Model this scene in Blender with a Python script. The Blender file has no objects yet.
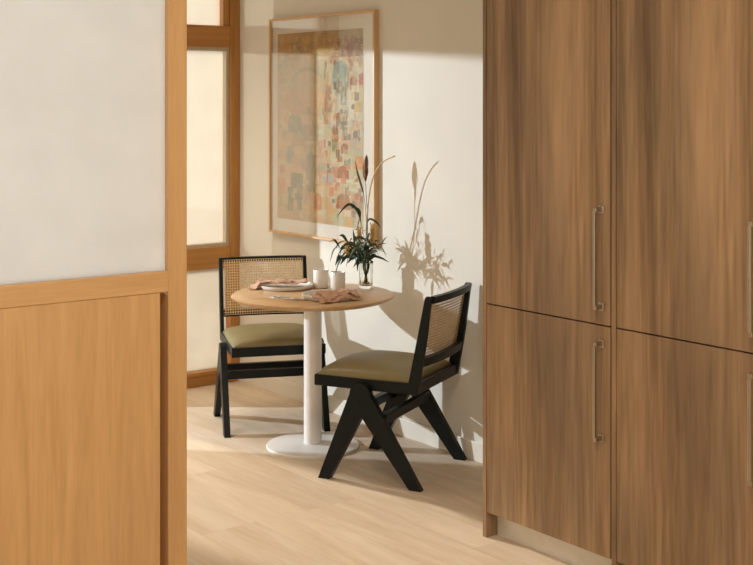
import bpy, bmesh, math, random
from mathutils import Vector, Matrix

S = bpy.context.scene
COL = S.collection
PI = math.pi
random.seed(4)

# ------------------------------------------------------------------ camera frame
TH = math.radians(37.16)
FW = Vector((math.sin(TH), math.cos(TH), 0))       # view direction on plan
RT = Vector((math.cos(TH), -math.sin(TH), 0))      # image right on plan
CAM_H, FOC, PX0, PY0 = 1.64, 1277.0, 376.5, 100.0


def at(px, py, d):
    """point seen at pixel px,py at depth d in front of the camera"""
    p = RT * ((px - PX0) / FOC * d) + FW * d
    return Vector((p.x, p.y, CAM_H - (py - PY0) / FOC * d))


# ------------------------------------------------------------------ materials
def srgb(r, g, b):
    f = lambda c: (c / 255 / 12.92) if c / 255 <= .04045 else ((c / 255 + .055) / 1.055) ** 2.4
    return (f(r), f(g), f(b), 1)


def new_mat(name):
    m = bpy.data.materials.new(name)
    m.use_nodes = True
    nt = m.node_tree
    return m, nt, nt.nodes['Principled BSDF']


def plain(name, col, rough=.5, metal=0.0, noise=.06, scale=30, bump=0.0, bump_scale=200, spec=.5, sheen=0.0):
    m, nt, b = new_mat(name)
    tc = nt.nodes.new('ShaderNodeTexCoord')
    n = nt.nodes.new('ShaderNodeTexNoise')
    n.inputs['Scale'].default_value = scale
    n.inputs['Detail'].default_value = 4
    nt.links.new(tc.outputs['Object'], n.inputs['Vector'])
    r = nt.nodes.new('ShaderNodeValToRGB')
    c = col
    r.color_ramp.elements[0].position = .3
    r.color_ramp.elements[1].position = .7
    r.color_ramp.elements[0].color = (c[0] * (1 - noise), c[1] * (1 - noise), c[2] * (1 - noise), 1)
    r.color_ramp.elements[1].color = (min(1, c[0] * (1 + noise)), min(1, c[1] * (1 + noise)), min(1, c[2] * (1 + noise)), 1)
    nt.links.new(n.outputs['Fac'], r.inputs['Fac'])
    nt.links.new(r.outputs['Color'], b.inputs['Base Color'])
    b.inputs['Roughness'].default_value = rough
    b.inputs['Metallic'].default_value = metal
    b.inputs['Specular IOR Level'].default_value = spec
    if sheen:
        b.inputs['Sheen Weight'].default_value = sheen
    if bump:
        n2 = nt.nodes.new('ShaderNodeTexNoise')
        n2.inputs['Scale'].default_value = bump_scale
        nt.links.new(tc.outputs['Object'], n2.inputs['Vector'])
        bp = nt.nodes.new('ShaderNodeBump')
        bp.inputs['Strength'].default_value = bump
        bp.inputs['Distance'].default_value = .002
        nt.links.new(n2.outputs['Fac'], bp.inputs['Height'])
        nt.links.new(bp.outputs['Normal'], b.inputs['Normal'])
    return m


def wood(name, light, dark, axis='z', scale=1.0, rough=.45, streak=1.0, blotch=None, contrast=1.0, spec=.4):
    """long grain along one axis: stretched noise streaks + fine pores + broad blotches"""
    m, nt, b = new_mat(name)
    N, L = nt.nodes.new, nt.links.new
    tc = N('ShaderNodeTexCoord')
    mp = N('ShaderNodeMapping')
    s = {'x': (.06, 1, 1), 'y': (1, .06, 1), 'z': (1, 1, .06)}[axis]
    mp.inputs['Scale'].default_value = tuple(k * scale for k in s)
    L(tc.outputs['Object'], mp.inputs['Vector'])
    n1 = N('ShaderNodeTexNoise')
    n1.inputs['Scale'].default_value = 9 * streak
    n1.inputs['Detail'].default_value = 6
    n1.inputs['Roughness'].default_value = .62
    n1.inputs['Distortion'].default_value = .8
    L(mp.outputs['Vector'], n1.inputs['Vector'])
    n2 = N('ShaderNodeTexNoise')
    n2.inputs['Scale'].default_value = 90 * streak
    n2.inputs['Detail'].default_value = 3
    L(mp.outputs['Vector'], n2.inputs['Vector'])
    mx = N('ShaderNodeMath'); mx.operation = 'MULTIPLY_ADD'
    L(n2.outputs['Fac'], mx.inputs[0]); mx.inputs[1].default_value = .35
    L(n1.outputs['Fac'], mx.inputs[2])
    r = N('ShaderNodeValToRGB')
    r.color_ramp.elements[0].position = .675 - .23 * contrast ** -1
    r.color_ramp.elements[1].position = .675 + .20 * contrast ** -1
    r.color_ramp.elements[0].color = dark
    r.color_ramp.elements[1].color = light
    L(mx.outputs[0], r.inputs['Fac'])
    out = r.outputs['Color']
    if blotch:
        mp3 = N('ShaderNodeMapping')
        s3 = {'x': (.18, 1, 1), 'y': (1, .18, 1), 'z': (1, 1, .18)}[axis]
        mp3.inputs['Scale'].default_value = s3
        L(tc.outputs['Object'], mp3.inputs['Vector'])
        n3 = N('ShaderNodeTexNoise'); n3.inputs['Scale'].default_value = 5.0; n3.inputs['Detail'].default_value = 2
        L(mp3.outputs['Vector'], n3.inputs['Vector'])
        r3 = N('ShaderNodeValToRGB')
        r3.color_ramp.elements[0].position = .42; r3.color_ramp.elements[1].position = .62
        r3.color_ramp.elements[0].color = (0, 0, 0, 1); r3.color_ramp.elements[1].color = (.75, .75, .75, 1)
        L(n3.outputs['Fac'], r3.inputs['Fac'])
        mi = N('ShaderNodeMix'); mi.data_type = 'RGBA'
        L(r3.outputs['Color'], mi.inputs['Factor'])
        L(out, mi.inputs['A'])
        mi2 = N('ShaderNodeMix'); mi2.data_type = 'RGBA'; mi2.blend_type = 'MULTIPLY'
        mi2.inputs['Factor'].default_value = 1
        L(out, mi2.inputs['A']); mi2.inputs['B'].default_value = blotch
        L(mi2.outputs['Result'], mi.inputs['B'])
        out = mi.outputs['Result']
    L(out, b.inputs['Base Color'])
    b.inputs['Roughness'].default_value = rough
    b.inputs['Specular IOR Level'].default_value = spec
    bp = N('ShaderNodeBump'); bp.inputs['Strength'].default_value = .15; bp.inputs['Distance'].default_value = .001
    L(mx.outputs[0], bp.inputs['Height']); L(bp.outputs['Normal'], b.inputs['Normal'])
    return m


def lin(r, g, b): return (r, g, b, 1)


M = {}
M['wall'] = plain('wall_paint', lin(.74, .68, .57), .75, noise=.02, scale=4, bump=.08, bump_scale=120, spec=.2)
M['skirting'] = plain('skirting_paint', lin(.78, .70, .57), .5, noise=.02, scale=6)
M['ceiling'] = plain('ceiling_paint', lin(.8, .75, .66), .8, noise=.02)
M['window_wood'] = wood('window_wood', lin(.50, .235, .062), lin(.34, .14, .032), 'z', 1.0, .45)
M['window_wood_h'] = wood('window_wood_rail', lin(.50, .235, .062), lin(.34, .14, .032), 'x', 1.0, .45)
M['bead'] = plain('window_bead', lin(.50, .40, .28), .5, noise=.03)
M['door_wood'] = wood('door_wood', lin(.70, .42, .185), lin(.55, .305, .12), 'z', 1.2, .4, streak=1.4)
M['door_wood_h'] = wood('door_wood_rail', lin(.70, .42, .185), lin(.55, .305, .12), 'x', 1.2, .4, streak=1.4)
M['cabinet'] = wood('cabinet_walnut', lin(.49, .305, .16), lin(.215, .122, .056), 'z', .8, .42, streak=.85,
                    blotch=lin(.58, .60, .66), contrast=1.3)
M['table_wood'] = wood('table_oak', lin(.60, .385, .195), lin(.46, .265, .12), 'x', 1.2, .35, streak=1.1)
M['frame_wood'] = wood('picture_frame_oak', lin(.70, .46, .23), lin(.58, .35, .15), 'z', 1.5, .4)
M['black'] = plain('black_stained_wood', lin(.0060, .0080, .0075), .38, noise=.25, scale=25, bump=.1, bump_scale=60, spec=.22)
M['leather'] = plain('olive_leather', lin(.225, .178, .075), .42, noise=.05, scale=18, bump=.15, bump_scale=260, spec=.4)
M['cane'] = plain('woven_cane', lin(.72, .51, .27), .5, noise=.15, scale=70, bump=.3, bump_scale=300)
M['white_metal'] = plain('white_powder_coat', lin(.78, .74, .68), .35, noise=.02, scale=10)
M['steel'] = plain('brushed_steel', lin(.42, .39, .34), .34, metal=1, noise=.05, scale=60)
M['kick'] = plain('satin_kick_plate', lin(.74, .68, .57), .35, metal=.3, noise=.03)
M['brass'] = plain('aged_nickel', lin(.50, .44, .34), .3, metal=1, noise=.06, scale=60)
M['ceramic'] = plain('glazed_stoneware', lin(.79, .73, .65), .3, noise=.04, scale=40)
M['ceramic_rim'] = plain('plate_stoneware', lin(.70, .65, .58), .35, noise=.05, scale=60)
M['napkin'] = plain('terracotta_linen', lin(.55, .32, .205), .9, noise=.14, scale=50, bump=.5, bump_scale=500, spec=.1, sheen=.2)
M['mat_board'] = plain('mat_board', lin(.90, .85, .77), .8, noise=.01)
M['leaf'] = plain('dark_green_leaf', lin(.016, .045, .018), .6, noise=.35, scale=40)
M['leaf_olive'] = plain('olive_leaf', lin(.055, .075, .028), .5, noise=.3, scale=40)
M['leaf_grey'] = plain('grey_green_leaf', lin(.16, .17, .10), .6, noise=.2, scale=40)
M['stem'] = plain('green_stem', lin(.06, .075, .03), .5, noise=.2)
M['reed'] = plain('dry_reed', lin(.56, .39, .17), .6, noise=.15, scale=50)
M['ochre'] = plain('dried_ochre_seed', lin(.60, .36, .10), .7, noise=.3, scale=80)
M['pod'] = plain('brown_pod', lin(.13, .062, .028), .5, noise=.5, scale=50)
M['bud'] = plain('orange_bud', lin(.55, .14, .05), .5, noise=.3, scale=60)
M['bronze'] = plain('bronze_leaf', lin(.34, .17, .075), .55, noise=.3, scale=50)
M['outside'] = plain('terrace_paving', lin(.45, .41, .36), .8, noise=.1, scale=5)

# frosted glass: light comes through it, nothing is seen through it
def frosted(name, col, clear=0.0):
    m, nt, b = new_mat(name)
    N, L = nt.nodes.new, nt.links.new
    nt.nodes.remove(b)
    out = nt.nodes['Material Output']
    t = N('ShaderNodeBsdfTranslucent'); d = N('ShaderNodeBsdfDiffuse')
    tc = N('ShaderNodeTexCoord'); n = N('ShaderNodeTexNoise'); n.inputs['Scale'].default_value = 7
    n.inputs['Detail'].default_value = 5
    L(tc.outputs['Object'], n.inputs['Vector'])
    r = N('ShaderNodeValToRGB')
    r.color_ramp.elements[0].position = .3; r.color_ramp.elements[1].position = .7
    r.color_ramp.elements[0].color = tuple(c * .93 for c in col[:3]) + (1,)
    r.color_ramp.elements[1].color = col
    L(n.outputs['Fac'], r.inputs['Fac'])
    L(r.outputs['Color'], t.inputs['Color']); d.inputs['Color'].default_value = (.75, .73, .68, 1)
    mx = N('ShaderNodeMixShader'); mx.inputs[0].default_value = .25
    L(t.outputs[0], mx.inputs[1]); L(d.outputs[0], mx.inputs[2])
    res = mx.outputs[0]
    if clear:
        tr = N('ShaderNodeBsdfTransparent'); tr.inputs['Color'].default_value = (1, .95, .86, 1)
        m2 = N('ShaderNodeMixShader'); m2.inputs[0].default_value = clear
        L(res, m2.inputs[1]); L(tr.outputs[0], m2.inputs[2]); res = m2.outputs[0]
    g = N('ShaderNodeBsdfGlossy'); g.inputs['Roughness'].default_value = .25
    m3 = N('ShaderNodeMixShader'); m3.inputs[0].default_value = .04
    L(res, m3.inputs[1]); L(g.outputs[0], m3.inputs[2])
    L(m3.outputs[0], out.inputs['Surface'])
    return m


M['frosted'] = frosted('frosted_window_glass', lin(.68, .62, .54), .45)
M['frosted_low'] = frosted('frosted_lower_glass', lin(.74, .68, .58), .0)
M['frosted_door'] = frosted('frosted_door_glass', lin(.86, .82, .76))


def clear_pane(name, tint=(.97, .97, .96), ior=1.5):
    m, nt, b = new_mat(name)
    N, L = nt.nodes.new, nt.links.new
    nt.nodes.remove(b)
    out = nt.nodes['Material Output']
    tr = N('ShaderNodeBsdfTransparent'); g = N('ShaderNodeBsdfGlossy')
    tr.inputs['Color'].default_value = tuple(tint) + (1,)
    g.inputs['Roughness'].default_value = .02
    f = N('ShaderNodeFresnel'); f.inputs['IOR'].default_value = ior
    ge = N('ShaderNodeNewGeometry'); inv = N('ShaderNodeMath'); inv.operation = 'SUBTRACT'; inv.inputs[0].default_value = 1
    L(ge.outputs['Backfacing'], inv.inputs[1])
    fm = N('ShaderNodeMath'); fm.operation = 'MULTIPLY'; L(f.outputs[0], fm.inputs[0]); L(inv.outputs[0], fm.inputs[1])
    mx = N('ShaderNodeMixShader')
    L(fm.outputs[0], mx.inputs[0]); L(tr.outputs[0], mx.inputs[1]); L(g.outputs[0], mx.inputs[2])
    L(mx.outputs[0], out.inputs['Surface'])
    return m


M['picture_glass'] = clear_pane('picture_glass', ior=3.0)


m_, nt_, b_ = new_mat('vase_glass')
b_.inputs['Transmission Weight'].default_value = 1; b_.inputs['Roughness'].default_value = .03
b_.inputs['IOR'].default_value = 1.22; b_.inputs['Base Color'].default_value = (.96, .975, .96, 1)
M['vase_glass'] = m_


def floor_mat():
    m, nt, b = new_mat('oak_planks')
    N, L = nt.nodes.new, nt.links.new
    tc = N('ShaderNodeTexCoord')
    # planks run along y: brick texture u <- y, v <- x
    sep = N('ShaderNodeSeparateXYZ'); L(tc.outputs['Object'], sep.inputs[0])
    ay = N('ShaderNodeMath'); ay.operation = 'ADD'; ay.inputs[1].default_value = 10 * 1.435 - 3.505
    ax = N('ShaderNodeMath'); ax.operation = 'ADD'; ax.inputs[1].default_value = 40 * .238 - 2.863
    L(sep.outputs['Y'], ay.inputs[0]); L(sep.outputs['X'], ax.inputs[0])
    cmb = N('ShaderNodeCombineXYZ'); L(ay.outputs[0], cmb.inputs[0]); L(ax.outputs[0], cmb.inputs[1])
    br = N('ShaderNodeTexBrick')
    br.inputs['Scale'].default_value = 1
    br.inputs['Brick Width'].default_value = 1.435
    br.inputs['Row Height'].default_value = .238
    br.inputs['Mortar Size'].default_value = .0011
    br.inputs['Mortar Smooth'].default_value = .3
    br.offset = .49; br.offset_frequency = 2
    br.inputs['Color1'].default_value = (0, 0, 0, 1); br.inputs['Color2'].default_value = (1, 1, 1, 1)
    br.inputs['Mortar'].default_value = (.5, .5, .5, 1)
    L(cmb.outputs[0], br.inputs['Vector'])
    # grain, moved per plank
    addv = N('ShaderNodeVectorMath'); addv.operation = 'MULTIPLY_ADD'
    L(br.outputs['Color'], addv.inputs[0]); addv.inputs[1].default_value = (3.7, 9.1, 5)
    L(tc.outputs['Object'], addv.inputs[2])
    mp = N('ShaderNodeMapping'); mp.inputs['Scale'].default_value = (1, .10, 1)
    L(addv.outputs[0], mp.inputs['Vector'])
    n1 = N('ShaderNodeTexNoise'); n1.inputs['Scale'].default_value = 8; n1.inputs['Detail'].default_value = 6
    n1.inputs['Distortion'].default_value = 1.2; n1.inputs['Roughness'].default_value = .6
    L(mp.outputs[0], n1.inputs['Vector'])
    n2 = N('ShaderNodeTexNoise'); n2.inputs['Scale'].default_value = 70; n2.inputs['Detail'].default_value = 3
    L(mp.outputs[0], n2.inputs['Vector'])
    ma = N('ShaderNodeMath'); ma.operation = 'MULTIPLY_ADD'; ma.inputs[1].default_value = .3
    L(n2.outputs['Fac'], ma.inputs[0]); L(n1.outputs['Fac'], ma.inputs[2])
    r = N('ShaderNodeValToRGB')
    r.color_ramp.elements[0].position = .42; r.color_ramp.elements[1].position = .82
    r.color_ramp.elements[0].color = lin(.59, .44, .295)
    r.color_ramp.elements[1].color = lin(.73, .595, .445)
    L(ma.outputs[0], r.inputs['Fac'])
    # per-plank tone
    hv = N('ShaderNodeMapRange'); hv.inputs[3].default_value = .93; hv.inputs[4].default_value = 1.05
    L(br.outputs['Color'], hv.inputs[0])
    vm = N('ShaderNodeVectorMath'); vm.operation = 'SCALE'
    L(r.outputs['Color'], vm.inputs[0]); L(hv.outputs[0], vm.inputs['Scale'])
    mi = N('ShaderNodeMix'); mi.data_type = 'RGBA'
    mf = N('ShaderNodeMath'); mf.operation = 'MULTIPLY'; mf.inputs[1].default_value = .26
    L(br.outputs['Fac'], mf.inputs[0]); L(mf.outputs[0], mi.inputs['Factor'])
    L(vm.outputs[0], mi.inputs['A']); mi.inputs['B'].default_value = lin(.17, .085, .035)
    L(mi.outputs['Result'], b.inputs['Base Color'])
    b.inputs['Roughness'].default_value = .5
    b.inputs['Specular IOR Level'].default_value = .2
    bp = N('ShaderNodeBump'); bp.inputs['Strength'].default_value = .12; bp.inputs['Distance'].default_value = .001
    L(ma.outputs[0], bp.inputs['Height']); L(bp.outputs['Normal'], b.inputs['Normal'])
    return m


M['floor'] = floor_mat()


# ------------------------------------------------------------------ mesh helpers
def link_mesh(name, bm, mat, parent=None, smooth=False):
    me = bpy.data.meshes.new(name)
    bmesh.ops.recalc_face_normals(bm, faces=bm.faces)
    bm.to_mesh(me); bm.free()
    for p in me.polygons:
        p.use_smooth = smooth
    me.materials.append(mat)
    o = bpy.data.objects.new(name, me)
    COL.objects.link(o)
    if parent is not None:
        o.parent = parent
    return o


def box(bm, x0, x1, y0, y1, z0, z1, bev=0.0, seg=2):
    t = bmesh.new()
    v = [t.verts.new((x, y, z)) for x in (x0, x1) for y in (y0, y1) for z in (z0, z1)]
    for f in ((0, 1, 3, 2), (4, 6, 7, 5), (0, 4, 5, 1), (2, 3, 7, 6), (0, 2, 6, 4), (1, 5, 7, 3)):
        t.faces.new([v[i] for i in f])
    if bev:
        bmesh.ops.bevel(t, geom=t.edges[:], offset=bev, segments=seg, affect='EDGES', profile=.5)
    merge(bm, t)
    return bm


def merge(bm, t):
    me = bpy.data.meshes.new('tmp')
    t.to_mesh(me); t.free()
    bm.from_mesh(me)
    bpy.data.meshes.remove(me)


def prism(bm, poly, axis, a0, a1, bev=0.0, seg=2):
    """extrude a closed 2-D outline (list of (p,q)) along axis 'x','y' or 'z' from a0 to a1"""
    t = bmesh.new()
    def pt(p, q, a):
        return {'x': (a, p, q), 'y': (p, a, q), 'z': (p, q, a)}[axis]
    A = [t.verts.new(pt(p, q, a0)) for p, q in poly]
    B = [t.verts.new(pt(p, q, a1)) for p, q in poly]
    n = len(poly)
    t.faces.new(A); t.faces.new(B[::-1])
    for i in range(n):
        t.faces.new((A[i], B[i], B[(i + 1) % n], A[(i + 1) % n]))
    bmesh.ops.recalc_face_normals(t, faces=t.faces)
    if bev:
        bmesh.ops.bevel(t, geom=t.edges[:], offset=bev, segments=seg, affect='EDGES', profile=.5)
    merge(bm, t)
    return bm


def lathe(bm, prof, n=48, center=(0, 0), ripple=None):
    """turn a profile [(r,z)...] round the vertical axis; r==0 ends are poles"""
    rings = []
    for r, z in prof:
        if r <= 1e-6:
            rings.append([bm.verts.new((center[0], center[1], z))])
        else:
            ring = []
            for i in range(n):
                a = 2 * PI * i / n
                rr = r * (1 + (ripple(a, z) if ripple else 0))
                ring.append(bm.verts.new((center[0] + rr * math.cos(a), center[1] + rr * math.sin(a), z)))
            rings.append(ring)
    for A, B in zip(rings, rings[1:]):
        for i in range(n):
            j = (i + 1) % n
            if len(A) == 1 and len(B) == 1:
                continue
            if len(A) == 1:
                bm.faces.new((A[0], B[i], B[j]))
            elif len(B) == 1:
                bm.faces.new((A[i], A[j], B[0]))
            else:
                bm.faces.new((A[i], A[j], B[j], B[i]))
    return bm


def smooth_path(pts, n):
    """Catmull-Rom through points, n samples"""
    P = [Vector(p) for p in pts]
    P = [P[0] * 2 - P[1]] + P + [P[-1] * 2 - P[-2]]
    out = []
    segs = len(P) - 3
    for k in range(n):
        u = k / (n - 1) * segs
        i = min(int(u), segs - 1); t = u - i
        a, b, c, d = P[i], P[i + 1], P[i + 2], P[i + 3]
        out.append(.5 * ((2 * b) + (c - a) * t + (2 * a - 5 * b + 4 * c - d) * t * t + (3 * b - a - 3 * c + d) * t ** 3))
    return out


def tube(bm, path, rad, n=8):
    """rad: function of 0..1"""
    rings = []
    up = Vector((.3, .2, 1)).normalized()
    m = len(path)
    for k, p in enumerate(path):
        d = (path[min(k + 1, m - 1)] - path[max(k - 1, 0)]).normalized()
        a = d.cross(up)
        if a.length < 1e-3:
            a = d.cross(Vector((1, 0, 0)))
        a.normalize(); b = d.cross(a)
        r = max(rad(k / (m - 1)), 1e-5)
        rings.append([bm.verts.new(p + a * (r * math.cos(2 * PI * i / n)) + b * (r * math.sin(2 * PI * i / n))) for i in range(n)])
    for A, B in zip(rings, rings[1:]):
        for i in range(n):
            j = (i + 1) % n
            bm.faces.new((A[i], A[j], B[j], B[i]))
    bm.faces.new(rings[0][::-1]); bm.faces.new(rings[-1])
    return bm


def blade(bm, path, w, side=None, fold=.25):
    """leaf blade along a path: lens outline of half width w, lightly folded, with a back so that it has thickness"""
    m = len(path)
    L_, C_, R_ = [], [], []
    B_ = []
    for k, p in enumerate(path):
        d = (path[min(k + 1, m - 1)] - path[max(k - 1, 0)]).normalized()
        s = side.copy() if side else d.cross(FW) + Vector((-d.y, d.x, 0)) * .5
        s = s - d * s.dot(d)
        if s.length < 1e-4:
            s = d.cross(Vector((1, 0, 0)))
        s.normalize()
        nrm = d.cross(s)
        t = k / (m - 1)
        hw = w * max(.06, (math.sin(PI * min(1, t * .94 + .05)) ** .8) * (1.15 - .45 * t))
        L_.append(bm.verts.new(p - s * hw + nrm * hw * fold)); R_.append(bm.verts.new(p + s * hw + nrm * hw * fold))
        C_.append(bm.verts.new(p)); B_.append(bm.verts.new(p - nrm * (.0006 + hw * .06)))
    for k in range(m - 1):
        bm.faces.new((L_[k], L_[k + 1], C_[k + 1], C_[k])); bm.faces.new((C_[k], C_[k + 1], R_[k + 1], R_[k]))
        bm.faces.new((L_[k], B_[k], B_[k + 1], L_[k + 1])); bm.faces.new((R_[k], R_[k + 1], B_[k + 1], B_[k]))
    return bm


def empty(name, loc, label, cat, rz=0, group=None, kind=None):
    o = bpy.data.objects.new(name, None)
    COL.objects.link(o)
    o.empty_display_size = .1
    o.location = loc; o.rotation_euler = (0, 0, rz)
    if label: o['label'] = label
    if cat: o['category'] = cat
    if group: o['group'] = group
    if kind: o['kind'] = kind
    return o


def tag(o, label=None, cat=None, group=None, kind=None):
    for k, v in (('label', label), ('category', cat), ('group', group), ('kind', kind)):
        if v: o[k] = v
    return o


def dup(root, loc, rz, label, group=None):
    r = root.copy(); COL.objects.link(r)
    r.location = loc; r.rotation_euler = (0, 0, rz)
    r['label'] = label
    if group: r['group'] = group
    for ch in list(root.children):
        c = ch.copy(); COL.objects.link(c); c.parent = r
        for g in list(ch.children):
            d = g.copy(); COL.objects.link(d); d.parent = c
    return r


# ------------------------------------------------------------------ room shell
XW, YW = 3.87, 6.46          # right wall face, window wall face
ZC = 2.62


def shell(name, dims, mat, label, cat):
    bm = bmesh.new(); box(bm, *dims)
    return tag(link_mesh(name, bm, mat), label, cat, kind='structure')


shell('floor', (-3.0, XW, -3.0, YW, -.06, 0), M['floor'], 'pale oak plank floor running through the whole room', 'floor')
shell('ceiling', (-3.1, XW + .12, -3.0, YW + .12, ZC, ZC + .08), M['ceiling'], 'cream ceiling above the dining corner', 'ceiling')
shell('wall_right', (XW, XW + .12, -3.0, YW + .12, -.06, ZC), M['wall'], 'cream painted wall behind the table with the framed print', 'wall')
bm = bmesh.new()          # left side: low sill and lintel, unseen open gaps added between to let sky light in
box(bm, -3.12, -3.0, -3.0, YW + .12, -.06, .12); box(bm, -3.12, -3.0, -3.0, YW + .12, 2.42, ZC)
for yy in (-3.0, -.6, 1.8, 4.2, YW): box(bm, -3.12, -3.0, yy, yy + .12, .12, 2.42)
tag(link_mesh('wall_left', bm, M['wall']), 'cream wall with wide openings on the far left, outside the picture', 'wall', kind='structure')

WL_WALL = 3.10
DOOR_X0, DOOR_X1, DOOR_Z = 1.77, 2.80, 1.975      # open terrace doorway the sun comes through
bm = bmesh.new()
box(bm, -3.0, .14, YW, YW + .12, -.06, ZC); box(bm, .585, DOOR_X0, YW, YW + .12, -.06, ZC)
box(bm, .14, .585, YW, YW + .12, -.06, .80); box(bm, .14, .585, YW, YW + .12, 2.15, ZC)  # unseen opening added so the low lamp lights the near door pane
box(bm, DOOR_X0, DOOR_X1, YW, YW + .12, DOOR_Z, ZC)
box(bm, DOOR_X1, WL_WALL, YW, YW + .12, -.06, ZC)
box(bm, WL_WALL, XW, YW, YW + .12, 2.50, ZC)
tag(link_mesh('wall_back', bm, M['wall']), 'cream wall with the frosted window and the terrace doorway', 'wall', kind='structure')

# skirting of the right wall
bm = bmesh.new(); box(bm, XW - .012, XW, 3.6, YW, 0, .088, .003)
tag(link_mesh('baseboard_right', bm, M['skirting']), 'low cream skirting board along the wall behind the table', 'baseboard', kind='structure')

# window: frame to the floor, upper sash, tall frosted light, lower light
win = empty('window_1', (0, YW, 0), 'tall orange wood window with three frosted panes in the corner', 'window', kind='structure')
WL = 3.195                   # inner edge of the far-left stile
bm = bmesh.new()
box(bm, 3.807, 3.868, -.035, .07, 0, 2.5, .004)
box(bm, WL - .09, WL, -.035, .07, 0, 2.5, .004)
link_mesh('window_stile', bm, M['window_wood'], win)
bm = bmesh.new()
box(bm, WL, 3.807, -.03, .07, 1.945, 2.058, .003)
box(bm, WL, 3.807, -.033, .07, 2.058, 2.070, .003)
box(bm, WL, 3.807, -.03, .07, .668, .792, .003)
box(bm, WL, 3.807, -.03, .07, 0, .062, .003)
box(bm, WL, 3.807, -.045, .07, .062, .085, .004)
box(bm, WL, 3.807, -.03, .07, 2.42, 2.5, .003)
link_mesh('window_rail', bm, M['window_wood_h'], win)
bm = bmesh.new()
box(bm, 3.765, 3.807, -.022, .06, 2.07, 2.42, .004)
box(bm, WL, WL + .02, -.022, .06, 2.07, 2.42, .004)
link_mesh('window_sash', bm, M['window_wood'], win)
bm = bmesh.new()
box(bm, 3.786, 3.807, -.018, .05, .792, 1.945)
box(bm, WL, WL + .055, -.018, .05, .792, 1.945)
box(bm, WL + .055, 3.786, -.0175, .05, 1.925, 1.945)
box(bm, WL + .055, 3.786, -.0175, .05, .792, .812)
link_mesh('glazing_bead', bm, M['bead'], win)
for z0, z1, mt in ((2.07, 2.42, 'frosted'), (.812, 1.925, 'frosted'), (.085, .668, 'frosted_low')):
    bm = bmesh.new(); box(bm, WL, 3.807, .018, .024, z0, z1)
    link_mesh('window_pane', bm, M[mt], win)

# near door on the left: oak stile, frosted light above a dado rail, wood panel below
YD = 3.405
door = empty('door_1', (0, YD, 0), 'oak door on the left with a frosted pane above a wood panel', 'door', kind='structure')
bm = bmesh.new()
box(bm, 1.793, 1.855, -.02, .05, .0, 2.3, .002)
box(bm, .98, 1.07, -.02, .02, .0, 2.3, .002)
link_mesh('door_stile', bm, M['door_wood'], door)
bm = bmesh.new()
box(bm, 1.07, 1.793, -.019, .019, 1.072, 1.133, .002)
box(bm, 1.07, 1.793, -.019, .019, 2.20, 2.3, .002)
box(bm, 1.07, 1.793, -.019, .019, 0, .12, .002)
link_mesh('door_rail', bm, M['door_wood_h'], door)
bm = bmesh.new(); box(bm, 1.07, 1.7925, .001, .007, 1.133, 2.20)
link_mesh('door_pane', bm, M['frosted_door'], door)
bm = bmesh.new()
box(bm, 1.10, 1.768, -.016, .05, .12, 1.072, .002)
link_mesh('door_panel', bm, M['door_wood'], door)
bm = bmesh.new()
box(bm, 1.07, 1.10, .004, .012, .12, 1.072); box(bm, 1.768, 1.793, .044, .05, .12, 1.072)
link_mesh('door_panel_groove', bm, M['door_wood'], door)

# ------------------------------------------------------------------ tall cabinets on the right
XC = 3.22
def cabinet(y1, y0, label):
    """front face x=XC, running from y1 (far) to y0 (near)"""
    r = empty('tall_cabinet', (XC, y0, 0), label, 'cabinet', group='tall walnut cabinets')
    w = y1 - y0
    bm = bmesh.new(); box(bm, .024, XW - XC - .004, .002, w - .02, .10, 2.40)
    link_mesh('carcass', bm, M['cabinet'], r)
    bm = bmesh.new(); box(bm, -.002, XW - XC - .004, w - .019, w, 0, 2.40, .0012)
    link_mesh('side_panel', bm, M['cabinet'], r)
    bm = bmesh.new(); box(bm, .055, .067, .0, w - .02, 0, .0985)
    link_mesh('kick_plate', bm, M['kick'], r)
    for z0, z1, h0, h1 in ((.0955, .8745, .490, .822), (.8795, 2.40, .935, 1.276)):
        bm = bmesh.new(); box(bm, 0, .020, .003, w - .0205, z0, z1, .0012)
        d = link_mesh('door', bm, M['cabinet'], r)
        bm = bmesh.new()
        yh = .040
        box(bm, -.041, -.031, yh - .005, yh + .005, h0 + .012, h1 - .012, .002)
        for zz in (h0 + .006, h1 - .006):
            box(bm, -.036, -.0, yh - .007, yh + .007, zz - .008, zz + .008, .002)
            box(bm, -.006, -.0, yh - .012, yh + .012, zz - .014, zz + .014, .002)
        link_mesh('handle', bm, M['brass'], d)
    return r


cabinet(3.585, 2.945, 'brown walnut-grained tall cabinet beside the black chair, its two doors with long bar handles')
cabinet(2.940, 2.32, 'nearer of the two tall walnut-grained cabinets, at the right edge')

# ------------------------------------------------------------------ framed print
FX = XW - .032
pic = empty('framed_picture', (XW, 5.574, .902), 'large abstract townscape print with white mat in pale oak frame', 'picture')
# local: x = -depth, y along wall, z up
Y0, Y1, Z1 = 5.084 - 5.574, 6.064 - 5.574, 1.190
bm = bmesh.new(); fw = .0125
box(bm, -.032, 0, Y0, Y0 + fw, 0, Z1, .001); box(bm, -.032, 0, Y1 - fw, Y1, 0, Z1, .001)
box(bm, -.032, 0, Y0 + fw, Y1 - fw, 0, fw, .001); box(bm, -.032, 0, Y0 + fw, Y1 - fw, Z1 - fw, Z1, .001)
link_mesh('frame', bm, M['frame_wood'], pic)
bm = bmesh.new(); box(bm, -.012, -.002, Y0 + fw, Y1 - fw, fw, Z1 - fw)
link_mesh('mat_board', bm, M['mat_board'], pic)
bm = bmesh.new(); box(bm, -.026, -.0235, Y0 + fw, Y1 - fw, fw, Z1 - fw)
link_mesh('glass', bm, M['picture_glass'], pic)

# the print: flat patchwork of blocks, towers, arches; painted on a fine grid of coloured cells
NX, NY = 110, 230
rnd = random.Random(11)
cv = [[(214, 186, 146)] * NX for _ in range(NY)]


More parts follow.
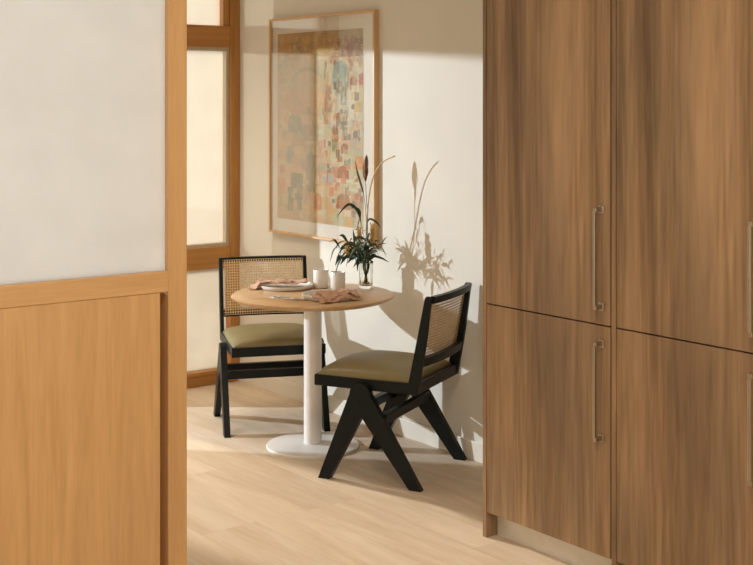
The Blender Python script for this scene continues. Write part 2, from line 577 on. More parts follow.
def blend(i, j, c, a):
    if 0 <= i < NX and 0 <= j < NY:
        o = cv[j][i]
        cv[j][i] = tuple(o[k] * (1 - a) + c[k] * a for k in range(3))


def rect(u0, v0, u1, v1, c, a=1.0, rag=.0):
    for j in range(int(v0 * NY), int(v1 * NY) + 1):
        du = rnd.uniform(-rag, rag)
        for i in range(int((u0 + du) * NX), int((u1 + du) * NX) + 1):
            blend(i, j, c, a * (1 - .15 * rnd.random()))


def arch(u0, v0, u1, v1, c, a=1.0, pointed=False):
    w = (u1 - u0) / 2; cx = (u0 + u1) / 2
    hh = w * NX / NY * (1.5 if pointed else 1.0)
    for j in range(int(v0 * NY), int(v1 * NY) + 1):
        v = j / NY
        for i in range(int(u0 * NX), int(u1 * NX) + 1):
            u = abs(i / NX - cx) / w
            if v < v0 + hh:
                q = (v0 + hh - v) / hh
                if u * u + q * q > 1: continue
            blend(i, j, c, a)


# broad fields
for j in range(NY):
    for i in range(NX):
        u, v = i / NX, j / NY
        base = (216, 188, 146) if v < .6 else (218, 178, 128)
        if u > .5: base = (218, 202, 168)
        if v > .86: base = (222, 170, 112)
        blend(i, j, base, .8)
PAL_L = [(214, 178, 130), (222, 190, 150), (206, 176, 140), (196, 172, 134), (222, 186, 160), (186, 164, 128), (212, 160, 120), (176, 166, 140), (228, 206, 172)]
PAL_R = [(224, 212, 186), (206, 190, 158), (190, 196, 164), (222, 180, 140), (178, 180, 160), (232, 222, 200), (214, 160, 122), (198, 206, 170), (226, 196, 150), (156, 160, 140)]
for k in range(330):
    u, v = rnd.random(), rnd.random()
    w = rnd.uniform(.04, .16); h = rnd.uniform(.015, .075)
    rect(u, v, u + w, v + h, rnd.choice(PAL_L if u + w / 2 < .52 else PAL_R), rnd.uniform(.35, .8), .008)
# upper band: brown left, greyed centre, wine red right
rect(0, 0, .45, .115, (178, 132, 78), .75, .02); rect(.26, 0, .42, .10, (128, 116, 98), .7, .03)
for k in range(30):
    u = rnd.uniform(.0, .6); rect(u, rnd.uniform(0, .08), u + .04, rnd.uniform(.06, .13), rnd.choice([(196, 150, 90), (150, 120, 84), (206, 170, 104), (130, 110, 90)]), .6, .01)
rect(.55, 0, 1, .07, (146, 120, 96), .6, .02); rect(.48, .02, .72, .13, (204, 164, 96), .55, .02)
rect(.72, .05, 1.0, .135, (112, 62, 60), .75, .03)
for k in range(40):
    u = rnd.uniform(.6, .97); v = rnd.uniform(.03, .2)
    rect(u, v, u + .025, v + rnd.uniform(.02, .07), rnd.choice([(120, 66, 62), (150, 96, 84), (206, 186, 160), (172, 140, 110), (190, 160, 140)]), .6, .006)
# pale sky area with soft hill on left
rect(.05, .15, .62, .30, (208, 190, 148), .6, .02)
for k in range(60):
    t = k / 59; rect(.18 + t * .36, .235 - .05 * math.sin(PI * t), .20 + t * .36, .25 - .05 * math.sin(PI * t), (168, 166, 138), .18)
rect(.1, .30, .6, .42, (222, 182, 138), .6, .03)
# domes and towers on the right
arch(.66, .155, .84, .27, (134, 160, 152), .85, True); rect(.66, .25, .86, .42, (196, 196, 176), .55, .01)
for u in (.68, .74, .80): rect(u, .265, u + .028, .30, (112, 128, 116), .7)
arch(.75, .28, .84, .38, (140, 156, 142), .7, True)
arch(.86, .235, .93, .28, (150, 54, 58), .85); arch(.96, .22, 1.0, .28, (176, 70, 76), .8)
rect(.60, .29, .645, .42, (124, 116, 84), .6, .004); rect(.66, .29, .69, .48, (228, 216, 190), .8)
rect(.83, .30, .90, .46, (232, 224, 206), .8, .004); rect(.90, .32, .95, .36, (96, 98, 104), .7); rect(.90, .37, .97, .43, (212, 168, 88), .7)
rect(.56, .28, .62, .45, (216, 150, 96), .45, .01)
rect(.70, .42, 1.0, .49, (226, 216, 194), .75, .006); arch(.74, .415, .82, .485, (116, 116, 110), .9, True)
rect(.89, .465, .93, .485, (98, 98, 100), .8); rect(.95, .465, .985, .485, (98, 98, 100), .8)
arch(.66, .49, .72, .57, (206, 122, 92), .85); rect(.66, .56, .71, .62, (120, 126, 92), .6)
rect(.86, .50, .97, .56, (196, 130, 100), .5, .006); rect(.91, .49, .98, .55, (150, 124, 110), .6)
arch(.73, .555, .86, .63, (222, 178, 140), .9); arch(.76, .575, .83, .63, (148, 92, 76), .9)
rect(.86, .56, .93, .61, (158, 180, 196), .7, .004)
rect(.55, .64, .72, .68, (226, 214, 186), .6); rect(.80, .61, 1.0, .80, (190, 202, 160), .55, .01)
arch(.90, .635, 1.02, .70, (222, 140, 84), .95); arch(.72, .69, .84, .76, (166, 88, 72), .9); rect(.60, .70, .72, .78, (198, 120, 96), .6, .006)
arch(.70, .83, .86, .91, (176, 104, 72), .9, True); rect(.88, .83, .95, .93, (206, 140, 100), .6)
rect(.70, .76, 1, .775, (232, 226, 206), .7); rect(.75, .805, .98, .815, (232, 226, 206), .6)
# left town: grey-green shapes
arch(.13, .43, .30, .53, (142, 144, 120), .65); rect(.20, .50, .32, .60, (150, 146, 124), .5, .01)
rect(.32, .49, .50, .57, (150, 132, 112), .5, .008)
arch(.12, .60, .20, .70, (142, 160, 162), .8); rect(0, .68, .44, .71, (226, 208, 176), .5, .01)
arch(.36, .63, .46, .84, (142, 140, 116), .75); rect(.40, .70, .52, .80, (158, 150, 124), .5, .01)
rect(.17, .75, .31, .83, (112, 118, 98), .8, .012); rect(.13, .83, .19, .95, (120, 128, 102), .8, .006); rect(.25, .83, .30, .94, (120, 128, 102), .8, .006); rect(.15, .86, .30, .89, (124, 130, 104), .7)
rect(0, .78, .1, .86, (216, 138, 98), .6, .008); rect(.02, .86, .12, .94, (176, 168, 122), .6, .01)
arch(.45, .84, .53, .93, (196, 128, 88), .85, True); rect(.56, .6, .64, 1.0, (196, 158, 122), .45, .006); rect(.50, .72, .66, .80, (222, 150, 116), .5, .01)
arch(.46, .57, .56, .66, (190, 140, 116), .6)
for k in range(420):
    u, v = rnd.random(), rnd.random()
    rect(u, v, u + rnd.uniform(.005, .02), v + rnd.uniform(.004, .03), rnd.choice(PAL_R + PAL_L + [(236, 228, 210)] * 3), rnd.uniform(.25, .6))

for k in range(70):
    u = rnd.uniform(.54, .97); v = rnd.uniform(.27, .93)
    w_ = rnd.uniform(.022, .05); h_ = w_ * rnd.uniform(.6, 1.1)
    c_ = rnd.choice([(150, 92, 76), (110, 112, 106), (206, 130, 96), (96, 104, 110), (222, 170, 120), (122, 128, 100), (178, 106, 84), (168, 186, 196)])
    if rnd.random() < .45: rect(u - .008, v - .006, u + w_ + .008, v + h_, (228, 214, 188), .6)
    (arch if rnd.random() < .6 else rect)(u, v, u + w_, v + h_, c_, .75)
for k in range(60):
    u = rnd.uniform(.55, .98); v = rnd.uniform(.14, .6)
    rect(u, v, u + rnd.uniform(.006, .014), v + rnd.uniform(.02, .08), rnd.choice([(238, 230, 212), (120, 116, 96), (214, 168, 104), (176, 176, 158), (132, 84, 76)]), .55)
for k in range(36):
    u = rnd.uniform(.03, .48); v = rnd.uniform(.36, .93); w_ = rnd.uniform(.03, .06)
    (arch if rnd.random() < .5 else rect)(u, v, u + w_, v + w_ * .9, rnd.choice([(196, 150, 120), (150, 148, 126), (214, 162, 118), (168, 128, 110), (226, 208, 178)]), .5)
bm = bmesh.new()
AY0, AY1, AZ0, AZ1 = 5.200 - 5.574, 6.0 - 5.574, .985 - .902, 2.005 - .902
verts = [[bm.verts.new((-.0135, AY1 + (AY0 - AY1) * i / NX, AZ1 + (AZ0 - AZ1) * j / NY)) for i in range(NX + 1)] for j in range(NY + 1)]
lay = bm.loops.layers.float_color.new('print')
for j in range(NY):
    for i in range(NX):
        f = bm.faces.new((verts[j][i], verts[j + 1][i], verts[j + 1][i + 1], verts[j][i + 1]))
        k = .82
        c = srgb(*[max(0, min(255, q * k + h * (1 - k))) for q, h in zip(cv[j][i], (232, 214, 184))])
        for lp in f.loops: lp[lay] = c
m, nt, b = new_mat('print_ink')
ca = nt.nodes.new('ShaderNodeVertexColor'); ca.layer_name = 'print'
nt.links.new(ca.outputs['Color'], b.inputs['Base Color']); b.inputs['Roughness'].default_value = .8
b.inputs['Specular IOR Level'].default_value = .1
link_mesh('print', bm, m, pic)

# ------------------------------------------------------------------ pedestal table
TX, TY, TZ = 3.414, 5.004, .722
tab = empty('pedestal_table', (TX, TY, 0), 'round oak bistro table on a white metal pedestal', 'table')
bm = bmesh.new()
lathe(bm, [(0, TZ), (.379, TZ), (.384, TZ - .003), (.3855, TZ - .008), (.382, TZ - .014), (.352, TZ - .027), (.30, TZ - .029), (0, TZ - .029)], 96)
o = link_mesh('tabletop', bm, M['table_wood'], tab, True)
bm = bmesh.new()
lathe(bm, [(0, TZ - .029), (.15, TZ - .029), (.15, TZ - .036), (.046, TZ - .037), (.0425, TZ - .05), (.0425, .03), (.044, .018), (0, .018)], 48)
link_mesh('column', bm, M['white_metal'], tab, True)
bm = bmesh.new()
lathe(bm, [(0, .018), (.06, .018), (.205, .0135), (.217, .011), (.2205, .006), (.219, 0), (0, 0)], 96)
link_mesh('base', bm, M['white_metal'], tab, True)
for o in tab.children:
    md = o.modifiers.new('edge', 'EDGE_SPLIT'); md.split_angle = math.radians(40)

# ------------------------------------------------------------------ chairs  (local: +y forward, x across)
def back_y(z):   # centre line of the back, leaning
    t = (z - .40) / (.81 - .40)
    return -.188 - .075 * t


def bow(x): return -.022 * (1 - min(1, (x / .235) ** 2))


def make_chair(label):
    r = empty('cane_chair', (0, 0, 0), label, 'chair', group='black cane-back dining chairs')
    bk = M['black']
    # seat frame: four rails
    bm = bmesh.new()
    box(bm, -.24, -.208, -.212, .277, .393, .441, .003); box(bm, .208, .24, -.212, .277, .393, .441, .003)
    box(bm, -.209, .209, .243, .2765, .394, .4405, .003); box(bm, -.209, .209, -.2115, -.178, .394, .4405, .003)
    box(bm, -.209, .209, -.179, .244, .405, .415)
    link_mesh('seat_frame', bm, bk, r)
    # cushion
    bm = bmesh.new()
    nx, ny = 26, 26
    g = []
    def sgnp(t, p): return math.copysign(abs(t) ** p, t)
    for j in range(ny + 1):
        row = []
        for i in range(nx + 1):
            a, c = -1 + 2 * i / nx, -1 + 2 * j / ny
            a, c = sgnp(a, .75), sgnp(c, .75)
            e = (1 - abs(a) ** 5) ** .45 * (1 - abs(c) ** 5) ** .45 if abs(a) < 1 and abs(c) < 1 else 0
            q = (1 - .5 * a * a) * (1 - .35 * c * c)
            x = a * .236 * (1 - .012 * abs(c) ** 6); y = .038 + c * (.235 - .0) * (1 - .012 * abs(a) ** 6)
            row.append(bm.verts.new((x, y, .441 + e * (.030 + .026 * q) - .006 * max(0, -c))))
        g.append(row)
    for j in range(ny):
        for i in range(nx):
            bm.faces.new((g[j][i], g[j][i + 1], g[j + 1][i + 1], g[j + 1][i]))
    rim = [g[0][i] for i in range(nx)] + [g[j][nx] for j in range(ny)] + [g[ny][nx - i] for i in range(nx)] + [g[ny - j][0] for j in range(ny)]
    low = [bm.verts.new((v.co.x * .985, (v.co.y - .038) * .985 + .038, .4375)) for v in rim]
    for k in range(len(rim)):
        bm.faces.new((rim[k], low[k], low[(k + 1) % len(rim)], rim[(k + 1) % len(rim)]))
    bm.faces.new(low)
    link_mesh('seat_cushion', bm, M['leather'], r, True)
    # legs: each side an inverted V of a front and a rear leg meeting under a round shoulder
    cx, ctr = .0405, []
    R = .0485
    for k in range(9):
        a = PI * k / 16
        ctr.append((R * math.sin(a), .381 + R * .92 * math.cos(a)))
    for sx in (-1, 1):
        x0, x1 = (.2405, .272) if sx > 0 else (-.272, -.2405)
        front = [(cx + .0002, ctr[0][1])] + [(cx + p, q) for p, q in ctr[1:]] + [(.2415, 0), (.187, 0), (.033, .283)]
        rear = [(cx - .0002, ctr[0][1])] + [(cx - p, q) for p, q in ctr[1:]] + [(-.2435, 0), (-.189, 0), (.0328, .283)]
        for poly in (front, rear):
            bm = bmesh.new(); prism(bm, poly, 'x', x0, x1, .0)
            link_mesh('leg', bm, bk, r)
    # two stretchers between the legs
    for y in (.115, -.055):
        bm = bmesh.new(); box(bm, -.2402, .2402, y - .017, y + .017, .258, .298, .003)
        link_mesh('stretcher', bm, bk, r)
    # back posts: tapering boards
    for sx in (-1, 1):
        x0, x1 = (.221, .2402) if sx > 0 else (-.2402, -.221)
        poly = [(-.162, .395), (-.172, .445), (-.205, .60), (-.247, .806), (-.253, .813), (-.272, .813), (-.277, .806), (-.250, .60), (-.214, .395)]
        bm = bmesh.new(); prism(bm, poly, 'x', x0, x1, .0025)
        link_mesh('back_post', bm, bk, r)
    def rail(name, z0, z1, d0, d1, zfun=None):
        bm = bmesh.new(); n = 20
        rings = []
        for k in range(n + 1):
            x = -.2212 + .4424 * k / n
            rings.append([bm.verts.new((x, back_y(z) + bow(x) + d, z)) for z, d in ((z0, d0), (z0, d1), (z1, d1), (z1, d0))])
        for A, B in zip(rings, rings[1:]):
            for i in range(4):
                bm.faces.new((A[i], A[(i + 1) % 4], B[(i + 1) % 4], B[i]))
        bm.faces.new(rings[0][::-1]); bm.faces.new(rings[-1])
        return link_mesh(name, bm, bk, r)
    rail('top_rail', .783, .812, -.020, .0055)
    rail('lower_rail', .512, .548, -.022, .006)
    # cane: a sheet pierced by rows of eight-sided holes
    bm = bmesh.new(); nc, nr = 33, 21
    W0, Zb, Zt = .2215, .520, .801
    dx, dz = 2 * W0 / nc, (Zt - Zb) / nr
    def P(x, z, d): return bm.verts.new((x, back_y(z) + bow(x) + .0065 + d, z))
    for d in (0, .0022):
        cache = {}
        def V(i, j):      # cell corner
            if (i, j) not in cache: cache[(i, j)] = P(-W0 + i * dx, Zb + j * dz, d)
            return cache[(i, j)]
        for i in range(nc):
            for j in range(nr):
                xc, zc = -W0 + (i + .5) * dx, Zb + (j + .5) * dz
                h, k = .35 * dx, .19 * dx
                oc = [P(xc + a, zc + c, d) for a, c in ((h, -k), (h, k), (k, h), (-k, h), (-h, k), (-h, -k), (-k, -h), (k, -h))]
                c00, c10, c11, c01 = V(i, j), V(i + 1, j), V(i + 1, j + 1), V(i, j + 1)
                bm.faces.new((c10, c11, oc[1], oc[0])); bm.faces.new((c11, c01, oc[3], oc[2]))
                bm.faces.new((c01, c00, oc[5], oc[4])); bm.faces.new((c00, c10, oc[7], oc[6]))
                bm.faces.new((c11, oc[2], oc[1])); bm.faces.new((c01, oc[4], oc[3])); bm.faces.new((c00, oc[6], oc[5])); bm.faces.new((c10, oc[0], oc[7]))
    link_mesh('cane_panel', bm, M['cane'], r)
    return r


def chair_rot(f):          # rotation that turns local +y to direction f
    return math.atan2(-f[0], f[1])


chA = make_chair('black cane-back chair behind the table, facing forward, standing by the frosted window')
chA.location = (3.491, 5.499, 0); chA.rotation_euler = (0, 0, chair_rot((-.3987, -.917)))
chA_scale = .965
chB = dup(chA, (3.50, 4.486, 0), chair_rot((-.467, .884)),
          'black cane-back chair seen from behind, pulled up to the table beside the walnut cabinet')

chA.scale.x = chA_scale

# ------------------------------------------------------------------ tableware
def make_plate(label, x, y):
    bm = bmesh.new()
    lathe(bm, [(0, .004), (.112, .004), (.121, .006), (.127, .014), (.1295, .0195), (.1325, .0205), (.1335, .018), (.130, .008), (.122, .0), (0, 0)], 72)
    o = link_mesh('dinner_plate', bm, M['ceramic_rim'], None, True)
    o.location = (x, y, TZ)
    return tag(o, label, 'plate', 'stoneware dinner plates')


PA, PB = (3.414, 5.236), (3.408, 4.848)
make_plate('round cream plate under the far napkin, before the chair by the window', *PA)
make_plate('round cream plate nearest the camera, at the front edge of the table', *PB)


def make_cup(label, x, y, r, h):
    bm = bmesh.new()
    lathe(bm, [(0, .006), (r * .86, .007), (r * .93, .014), (r * .94, h - .002), (r * .97, h), (r, h - .002), (r, .010), (r * .95, .001), (0, 0)], 48)
    o = link_mesh('tumbler', bm, M['ceramic'], None, True)
    o.location = (x, y, TZ)
    return tag(o, label, 'cup', 'cream handleless tumblers')


make_cup('cream handleless tumbler farther from the vase, left of the pair', 3.556, 5.142, .0375, .090)
make_cup('cream handleless tumbler nearer the vase, right of the pair', 3.598, 5.058, .0360, .084)


from mathutils import noise


def napkin(label, plate, centre, ang, lx, ly, seed, amp):
    """folded cloth draped over a plate: two layers of rectangular cloth over the plate's height, crumpled"""
    bm = bmesh.new()
    ca, sa = math.cos(ang), math.sin(ang)
    def support(x, y):
        d = math.hypot(x - plate[0], y - plate[1])
        if d < .134: return TZ + .0212
        t = min(1, (d - .134) / .022)
        return TZ + .0212 * (1 - t) + .0012 * t
    for layer, (kx, ky, ox, oy, rot, dz) in enumerate(((1, 1, 0, 0, 0, .001), (.86, .78, lx * .05, -ly * .03, .10, .0075))):
        nx, ny = 46, 26
        top, bot = [], []
        for j in range(ny + 1):
            tr, br = [], []
            for i in range(nx + 1):
                a, c = -1 + 2 * i / nx, -1 + 2 * j / ny
                wob = noise.noise(Vector((a * 1.7 + seed, c * 1.5, layer * 3.1))) * .10
                px = (a * kx * (1 + wob)) * lx / 2 + ox
                py = (c * ky * (1 - .22 * a * (seed % 2 - .5)) + .18 * noise.noise(Vector((a * 2.2, seed * 1.7, layer)))) * ly / 2 + oy
                r = rot
                px, py = px * math.cos(r) - py * math.sin(r), px * math.sin(r) + py * math.cos(r)
                X = centre[0] + px * ca - py * sa; Y = centre[1] + px * sa + py * ca
                q = Vector((px * 17 + py * 9 + seed, py * 27 - px * 6, seed * 2.3 + layer))
                ridge = (1 - abs(noise.noise(q)) * 2.2)
                fine = noise.noise(q * 2.7)
                h = amp * (.55 * max(0, ridge) ** 2 + .18 * fine + .5 * max(0, noise.noise(q * .45)))
                h = max(0, h)
                z = support(X, Y) + dz + h
                tr.append(bm.verts.new((X, Y, z + .0022))); br.append(bm.verts.new((X, Y, z)))
            top.append(tr); bot.append(br)
        for j in range(ny):
            for i in range(nx):
                bm.faces.new((top[j][i], top[j][i + 1], top[j + 1][i + 1], top[j + 1][i]))
                bm.faces.new((bot[j][i], bot[j + 1][i], bot[j + 1][i + 1], bot[j][i + 1]))
        for j in range(ny):
            bm.faces.new((top[j][0], top[j + 1][0], bot[j + 1][0], bot[j][0])); bm.faces.new((top[j][nx], bot[j][nx], bot[j + 1][nx], top[j + 1][nx]))
        for i in range(nx):
            bm.faces.new((top[0][i], bot[0][i], bot[0][i + 1], top[0][i + 1])); bm.faces.new((top[ny][i], top[ny][i + 1], bot[ny][i + 1], bot[ny][i]))
    return tag(link_mesh('linen_napkin', bm, M['napkin'], None, True), label, 'napkin', 'folded terracotta napkins')


a = Vector((PA[0], PA[1], 0)) - RT * .036 + FW * .002
napkin('folded terracotta napkin on the far plate, its end hanging past the rim', PA, (a.x, a.y), -TH + .05, .285, .120, 3, .017)
c = Vector((PB[0], PB[1], 0)) + RT * .022 - FW * .072
napkin('crumpled terracotta napkin on the near plate, falling over its front rim', PB, (c.x, c.y), -TH + .55, .205, .150, 8, .020)


def make_fork(label, x, y, rz):
    r = empty('fork', (x, y, TZ), label, 'cutlery', rz)
    bm = bmesh.new()
    prism(bm, [(-.0035, -.10), (.0035, -.10), (.0042, -.04), (.0026, .02), (-.0026, .02), (-.0042, -.04)], 'z', .0005, .0032, .0006)
    link_mesh('handle', bm, M['steel'], r)
    bm = bmesh.new()
    prism(bm, [(-.0026, .0195), (.0026, .0195), (.010, .034), (.011, .052), (-.011, .052), (-.010, .034)], 'z', .0006, .0032, .0004)
    for k in range(4):
        xx = -.0093 + .0062 * k
        prism(bm, [(xx - .0017, .0518), (xx + .0017, .0518), (xx + .001, .09), (xx - .001, .09)], 'z', .0008, .0030, .0)
    link_mesh('tines', bm, M['steel'], r)
    return r


def make_knife(label, x, y, rz):
    r = empty('knife', (x, y, TZ), label, 'cutlery', rz)
    bm = bmesh.new()
    prism(bm, [(-.004, -.10), (.004, -.10), (.0045, -.02), (.003, .005), (-.003, .005), (-.0045, -.02)], 'z', .0005, .0045, .001)
    link_mesh('handle', bm, M['steel'], r)
    bm = bmesh.new()
    prism(bm, [(-.003, .0048), (.003, .0048), (.007, .03), (.008, .07), (.005, .095), (-.001, .10), (-.003, .08)], 'z', .0008, .0024, .0)
    link_mesh('blade', bm, M['steel'], r)
    return r


make_fork('steel fork lying beside the near plate, outermost on the table', 3.222, 4.955, math.radians(8))
make_knife('steel knife lying between the near plate and the fork', 3.252, 4.935, math.radians(10))
make_knife('steel knife lying behind the two tumblers', 3.628, 5.175, math.radians(175))

# ------------------------------------------------------------------ vase and stems
VX, VY = 3.722, 4.996
bm = bmesh.new()
rip = lambda a, z: .085 * math.cos(10 * a + 26 * z) * (1 if .012 < z < .118 else .2)
lathe(bm, [(0, 0), (.028, 0), (.0325, .004), (.0315, .02), (.0310, .05), (.0325, .085), (.0350, .118), (.0365, .132), (.0345, .132),
           (.0325, .115), (.0300, .085), (.0285, .05), (.0285, .022), (.024, .014), (0, .013)], 80, (0, 0), rip)
v = link_mesh('vase', bm, M['vase_glass'], None, True)
v.location = (VX, VY, TZ)
tag(v, 'clear fluted glass vase at the wall side of the table', 'vase')
VB = Vector((VX, VY, TZ + .020))          # foot of the stems inside
VM = Vector((VX, VY, TZ + .132))
DV = VB.dot(FW)


def stem_to(pts, name, parent, mat, r0=.0022, r1=.0012, dep=0.0):
    path = smooth_path(pts, 28)
    bm = bmesh.new(); tube(bm, path, lambda t: r0 + (r1 - r0) * t, 7)
    return link_mesh(name, bm, mat, parent, True), path


def foot(i):
    ang = i * 2.4
    return VB + Vector((math.cos(ang) * .014, math.sin(ang) * .014, 0))


def neck(i):
    ang = i * 2.4 + 2.6
    return VM + Vector((math.cos(ang) * .015, math.sin(ang) * .015, -.01))


DP = DV - .035
# tall brown pod
root = empty('pod_stem', foot(0), 'tall upright stem with a plump brown seed pod, highest in the vase', 'dried flower')
def local(root, pts): return [p - root.location for p in pts]
_, pth = stem_to(local(root, [foot(0), neck(0), at(367.5, 225, DP), at(366.5, 200, DP), at(365.5, 181, DP)]), 'stem', root, M['stem'])
tip = pth[-1]
bm = bmesh.new()
pp = smooth_path([tip, tip + Vector((0, 0, .05)), tip + Vector((.003, -.002, .10)), tip + RT * .006 + Vector((0, 0, .128))], 16)
tube(bm, pp, lambda t: .0140 * max(.04, math.sin(PI * min(1, t * .93 + .06)) ** .8 * (1 - .25 * t)), 12)
link_mesh('pod', bm, M['pod'], root, True)
bm = bmesh.new()
for k in range(5):
    an = k * 1.256
    o_ = Vector((math.cos(an), math.sin(an), 0))
    blade(bm, smooth_path([tip, tip + o_ * .0140 + Vector((0, 0, .035)), tip + o_ * .0145 + Vector((0, 0, .07)), tip + o_ * .006 + Vector((0, 0, .118))], 9), .0045, Vector((-o_.y, o_.x, 0)))
link_mesh('bract', bm, M['bronze'], root, True)

# leaning bud
root = empty('bud_stem', foot(1), 'slim dark bud with an orange tip leaning left of the pod', 'dried flower')
_, pth = stem_to(local(root, [foot(1), neck(1), at(366.5, 225, DP), at(365.5, 208, DP), at(363.5, 193, DP)]), 'stem', root, M['stem'], .0018, .0012)
bp_ = local(root, [at(363.5, 193, DP), at(360.5, 183, DP), at(357.5, 173, DP), at(356, 166, DP)])
bm = bmesh.new(); tube(bm, smooth_path(bp_, 14), lambda t: .0055 * max(.15, math.sin(PI * (.12 + .8 * t))), 9)
link_mesh('bud', bm, M['pod'], root, True)
bm = bmesh.new(); tube(bm, smooth_path(local(root, [at(356.3, 167.5, DP), at(355.8, 164.5, DP), at(355.5, 161, DP)]), 8), lambda t: .0042 * (1 - .75 * t), 8)
link_mesh('bud_tip', bm, M['bud'], root, True)

# arching reed
root = empty('reed_stem', foot(2), 'thin dry reed arching to the right above the vase', 'dried reed')
stem_to(local(root, [foot(2), neck(2), at(367, 221, DP), at(369.5, 193, DP - .03), at(374.5, 174, DP - .06), at(383, 162, DP - .10), at(394.8, 156, DP - .14)]), 'stem', root, M['reed'], .0040, .0030)

# ochre seed heads
def seed_head(i, top, label, n=34, length=.095):
    root = empty('seed_head_stem', foot(i), label, 'dried grass', group='ochre dried seed heads in the vase')
    _, pth = stem_to(local(root, [foot(i), neck(i), (neck(i) + top) / 2 + Vector((0, 0, .01)), top]), 'stem', root, M['reed'], .0016, .001)
    bm = bmesh.new(); rr = random.Random(i)
    t0 = top - root.location
    for k in range(n):
        z = -length * k / n
        an = k * 2.4
        base = t0 + Vector((math.cos(an) * .001, math.sin(an) * .001, z))
        o_ = Vector((math.cos(an), math.sin(an), 0))
        L_ = rr.uniform(.016, .026)
        tube(bm, smooth_path([base, base + o_ * .007 + Vector((0, 0, L_ * .5)), base + o_ * .011 + Vector((0, 0, L_))], 5), lambda t: .0034 * max(.2, math.sin(PI * (.15 + .8 * t))), 6)
    link_mesh('seeds', bm, M['ochre'], root, True)


seed_head(3, at(372.5, 226, DP - .07), 'ochre seed head just right of the pod stem')
seed_head(4, at(359.0, 230, DP - .07), 'ochre seed head left of the pod stem')
seed_head(5, at(347.5, 246, DP - .10), 'ochre seed head leaning low among the dark leaves', 20, .05)

# leafy sprigs: each its own stem with narrow drooping leaves
GROUP = 'leafy sprigs in the vase'
def sprig(i, via, tipp, label, mat, n, ll, w, droop=.5, seed=0, start=.40):
    rr = random.Random(seed + i * 7)
    root = empty('leaf_sprig', foot(i), label, 'foliage', group=GROUP)
    _, path = stem_to(local(root, [foot(i), neck(i)] + via + [tipp]), 'stem', root, M['stem'], .0018, .0008)
    for k in range(n):
        t = start + (1 - start) * (k + .5) / n
        p = path[min(27, int(t * 27))]
        d = (path[min(27, int(t * 27) + 1)] - path[int(t * 27) - 1]).normalized()
        an = k * 2.4 + rr.uniform(-.4, .4)
        s = d.cross(Vector((0, 0, 1)));
        if s.length < .01: s = Vector((1, 0, 0))
        s.normalize(); u = s.cross(d)
        o_ = (s * math.cos(an) + u * math.sin(an) * .7)
        L_ = ll * rr.uniform(.75, 1.15)
        e1 = p + (d * .45 + o_ * .9).normalized() * L_ * .5 + Vector((0, 0, .010))
        e2 = p + (d * .5 + o_ * .85).normalized() * L_ + Vector((0, 0, -L_ * droop * rr.uniform(-.3, 1.1)))
        lim = XW - .016 - root.location.x
        for q in (e1, e2):
            if q.x > lim: q.x = lim
        bm = bmesh.new()
        blade(bm, smooth_path([p, e1, e2], 8), w * rr.uniform(.7, 1.2), (s * math.sin(an) - u * math.cos(an)), .3)
        link_mesh('leaf', bm, mat, root, True)
    return root


D1 = DP - .02
sprig(6, [at(356, 250, D1 + .03)], at(335, 247, D1 + .07), 'dark green sprig reaching farthest left from the vase', M['leaf'], 16, .080, .0086, .45, 1, .32)
sprig(7, [at(356, 254, D1 - .03)], at(339, 260, D1 - .06), 'dark green sprig hanging low over the tumblers', M['leaf'], 16, .074, .0086, .55, 2, .32)
sprig(8, [at(359, 250, D1 + .04)], at(344, 240, D1 + .10), 'dense dark sprig in the middle of the foliage', M['leaf'], 16, .072, .0090, .4, 3, .32)
sprig(9, [at(364, 250, D1 - .06)], at(355, 245, D1 - .15), 'olive sprig at the front of the bouquet', M['leaf_olive'], 15, .066, .0098, .45, 4, .32)
sprig(10, [at(371, 250, D1 + .03)], at(382, 246, D1 + .10), 'pale grey-green sprig spreading right of the vase', M['leaf_grey'], 12, .072, .0040, .3, 5, .4)
sprig(11, [at(362, 240, D1)], at(357, 226, D1 + .02), 'thin upright green sprig left of the pod stem', M['leaf_olive'], 7, .045, .004, .35, 6, .5)
sprig(18, [at(359, 255, D1 - .05)], at(349, 259, D1 - .12), 'dark sprig drooping in front of the vase neck', M['leaf'], 15, .064, .0092, .65, 8, .34)
sprig(19, [at(369, 248, D1 + .03)], at(371, 241, D1 + .11), 'short dark sprig at the right of the bouquet', M['leaf'], 12, .055, .0075, .35, 9, .4)
sprig(20, [at(367, 246, D1 - .05)], at(365, 238, D1 - .13), 'small olive sprig rising at the centre front of the bouquet', M['leaf_olive'], 10, .055, .0062, .35, 10, .4)


def long_leaf(i, pts, label, mat, w):
    root = empty('long_leaf_stem', foot(i), label, 'foliage', group='long single leaves in the vase')
    stem_to(local(root, [foot(i), neck(i), pts[0]]), 'stem', root, M['stem'], .0016, .001)
    bm = bmesh.new(); blade(bm, smooth_path(local(root, pts), 14), w, None, .35)
    link_mesh('leaf', bm, mat, root, True)


long_leaf(12, [at(361, 222, D1), at(357, 210, D1), at(349.5, 204.5, D1 - .01), at(343, 209, D1 - .015), at(337, 217, D1 - .02)], 'dark leaf arching left and down, above the rest of the foliage', M['leaf'], .0075)
long_leaf(13, [at(360.5, 217, D1), at(359, 211, D1), at(355, 208, D1 - .01), at(351, 207, D1 - .02)], 'short dark leaf under the arching left leaf', M['leaf'], .0080)
long_leaf(14, [at(367.5, 222, DP), at(370, 219, DP - .01), at(376, 222, DP - .02), at(381, 228, DP - .02)], 'small dark leaf bending right beside the upper seed head', M['leaf'], .0055)
long_leaf(15, [at(369, 258, D1), at(373, 256, D1 - .02), at(382, 258.5, D1 - .03), at(389.5, 262.5, D1 - .03)], 'long dark leaf pointing right, low beside the vase', M['leaf'], .0065)
long_leaf(16, [at(366, 255, D1 - .03), at(369, 246, D1 - .05), at(374, 244, D1 - .05), at(380, 250, D1 - .05)], 'olive leaf curving right over the vase mouth', M['leaf_olive'], .0075)
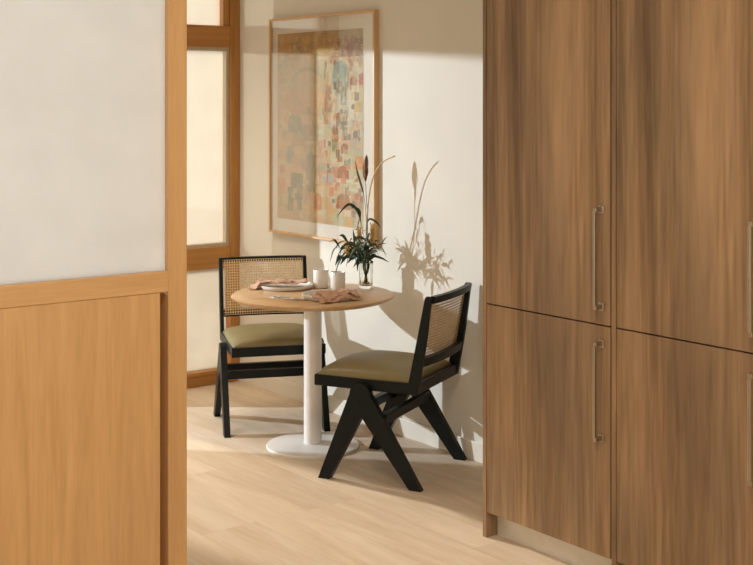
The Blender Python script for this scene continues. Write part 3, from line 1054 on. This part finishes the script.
long_leaf(17, [at(357, 250, D1), at(351, 243, D1 - .03), at(348, 247, D1 - .05), at(343, 256, D1 - .06)], 'bronze leaf hanging among the dark foliage', M['bronze'], .0070)

# ------------------------------------------------------------------ light
bm = bmesh.new(); box(bm, -6, XW + 6, YW + .13, YW + 14, -.10, -.06)
tag(link_mesh('terrace_ground', bm, M['outside']), 'paved terrace outside the window', 'ground', kind='structure')

sun = bpy.data.lights.new('low_sun_lamp', 'SPOT'); sun.energy = 1540; sun.color = (.73, .86, 1.0); sun.shadow_soft_size = .035
sun.spot_size = math.radians(70); sun.spot_blend = .3
so = bpy.data.objects.new('low_sun_lamp', sun); COL.objects.link(so)
so.location = (-.5, 9.1, 2.14)
d = (Vector((3.4, 5.0, .9)) - so.location).normalized()
so.rotation_euler = d.to_track_quat('-Z', 'Y').to_euler()

day = bpy.data.lights.new('sun', 'SUN'); day.energy = 2.75; day.color = (1, .96, .88); day.angle = math.radians(3.0)
do = bpy.data.objects.new('sun', day); COL.objects.link(do); do.location = (1, 12, 8)
do.rotation_euler = Vector((.215, -.98, -.55)).to_track_quat('-Z', 'Y').to_euler()

w = bpy.data.worlds.new('sky'); S.world = w; w.use_nodes = True
bg = w.node_tree.nodes['Background']
bg.inputs['Color'].default_value = (1.0, .94, .85, 1); bg.inputs['Strength'].default_value = 1.05

al = bpy.data.lights.new('overhead_fill', 'AREA'); al.shape = 'RECTANGLE'; al.size = .7; al.size_y = .7  # unseen fill light added overhead to brighten floor and far chair
al.energy = 11; al.color = (1, .91, .78); al.spread = math.radians(105)
ao = bpy.data.objects.new('overhead_fill', al); COL.objects.link(ao)
ao.location = (2.6, 5.9, ZC - .03)
bl = bpy.data.lights.new('overhead_fill', 'AREA'); bl.shape = 'RECTANGLE'; bl.size = .8; bl.size_y = .8  # second unseen fill, added to lift door front, cabinets and near floor
bl.energy = 35; bl.color = (1, .90, .76)
bo = bpy.data.objects.new('overhead_fill', bl); COL.objects.link(bo); bo.location = (1.35, 1.75, ZC - .03)

# ------------------------------------------------------------------ camera
cam = bpy.data.cameras.new('camera'); co = bpy.data.objects.new('camera', cam); COL.objects.link(co)
co.location = (0, 0, CAM_H); co.rotation_euler = (PI / 2, 0, -TH)
cam.sensor_width = 36; cam.lens = FOC / 753 * 36; cam.shift_y = -(282.5 - PY0) / 753
cam.clip_start = .05
S.camera = co
S.view_settings.view_transform = 'Standard'; S.view_settings.look = 'None'
S.view_settings.gamma = 1; S.view_settings.exposure = 0; S.view_settings.use_curve_mapping = False
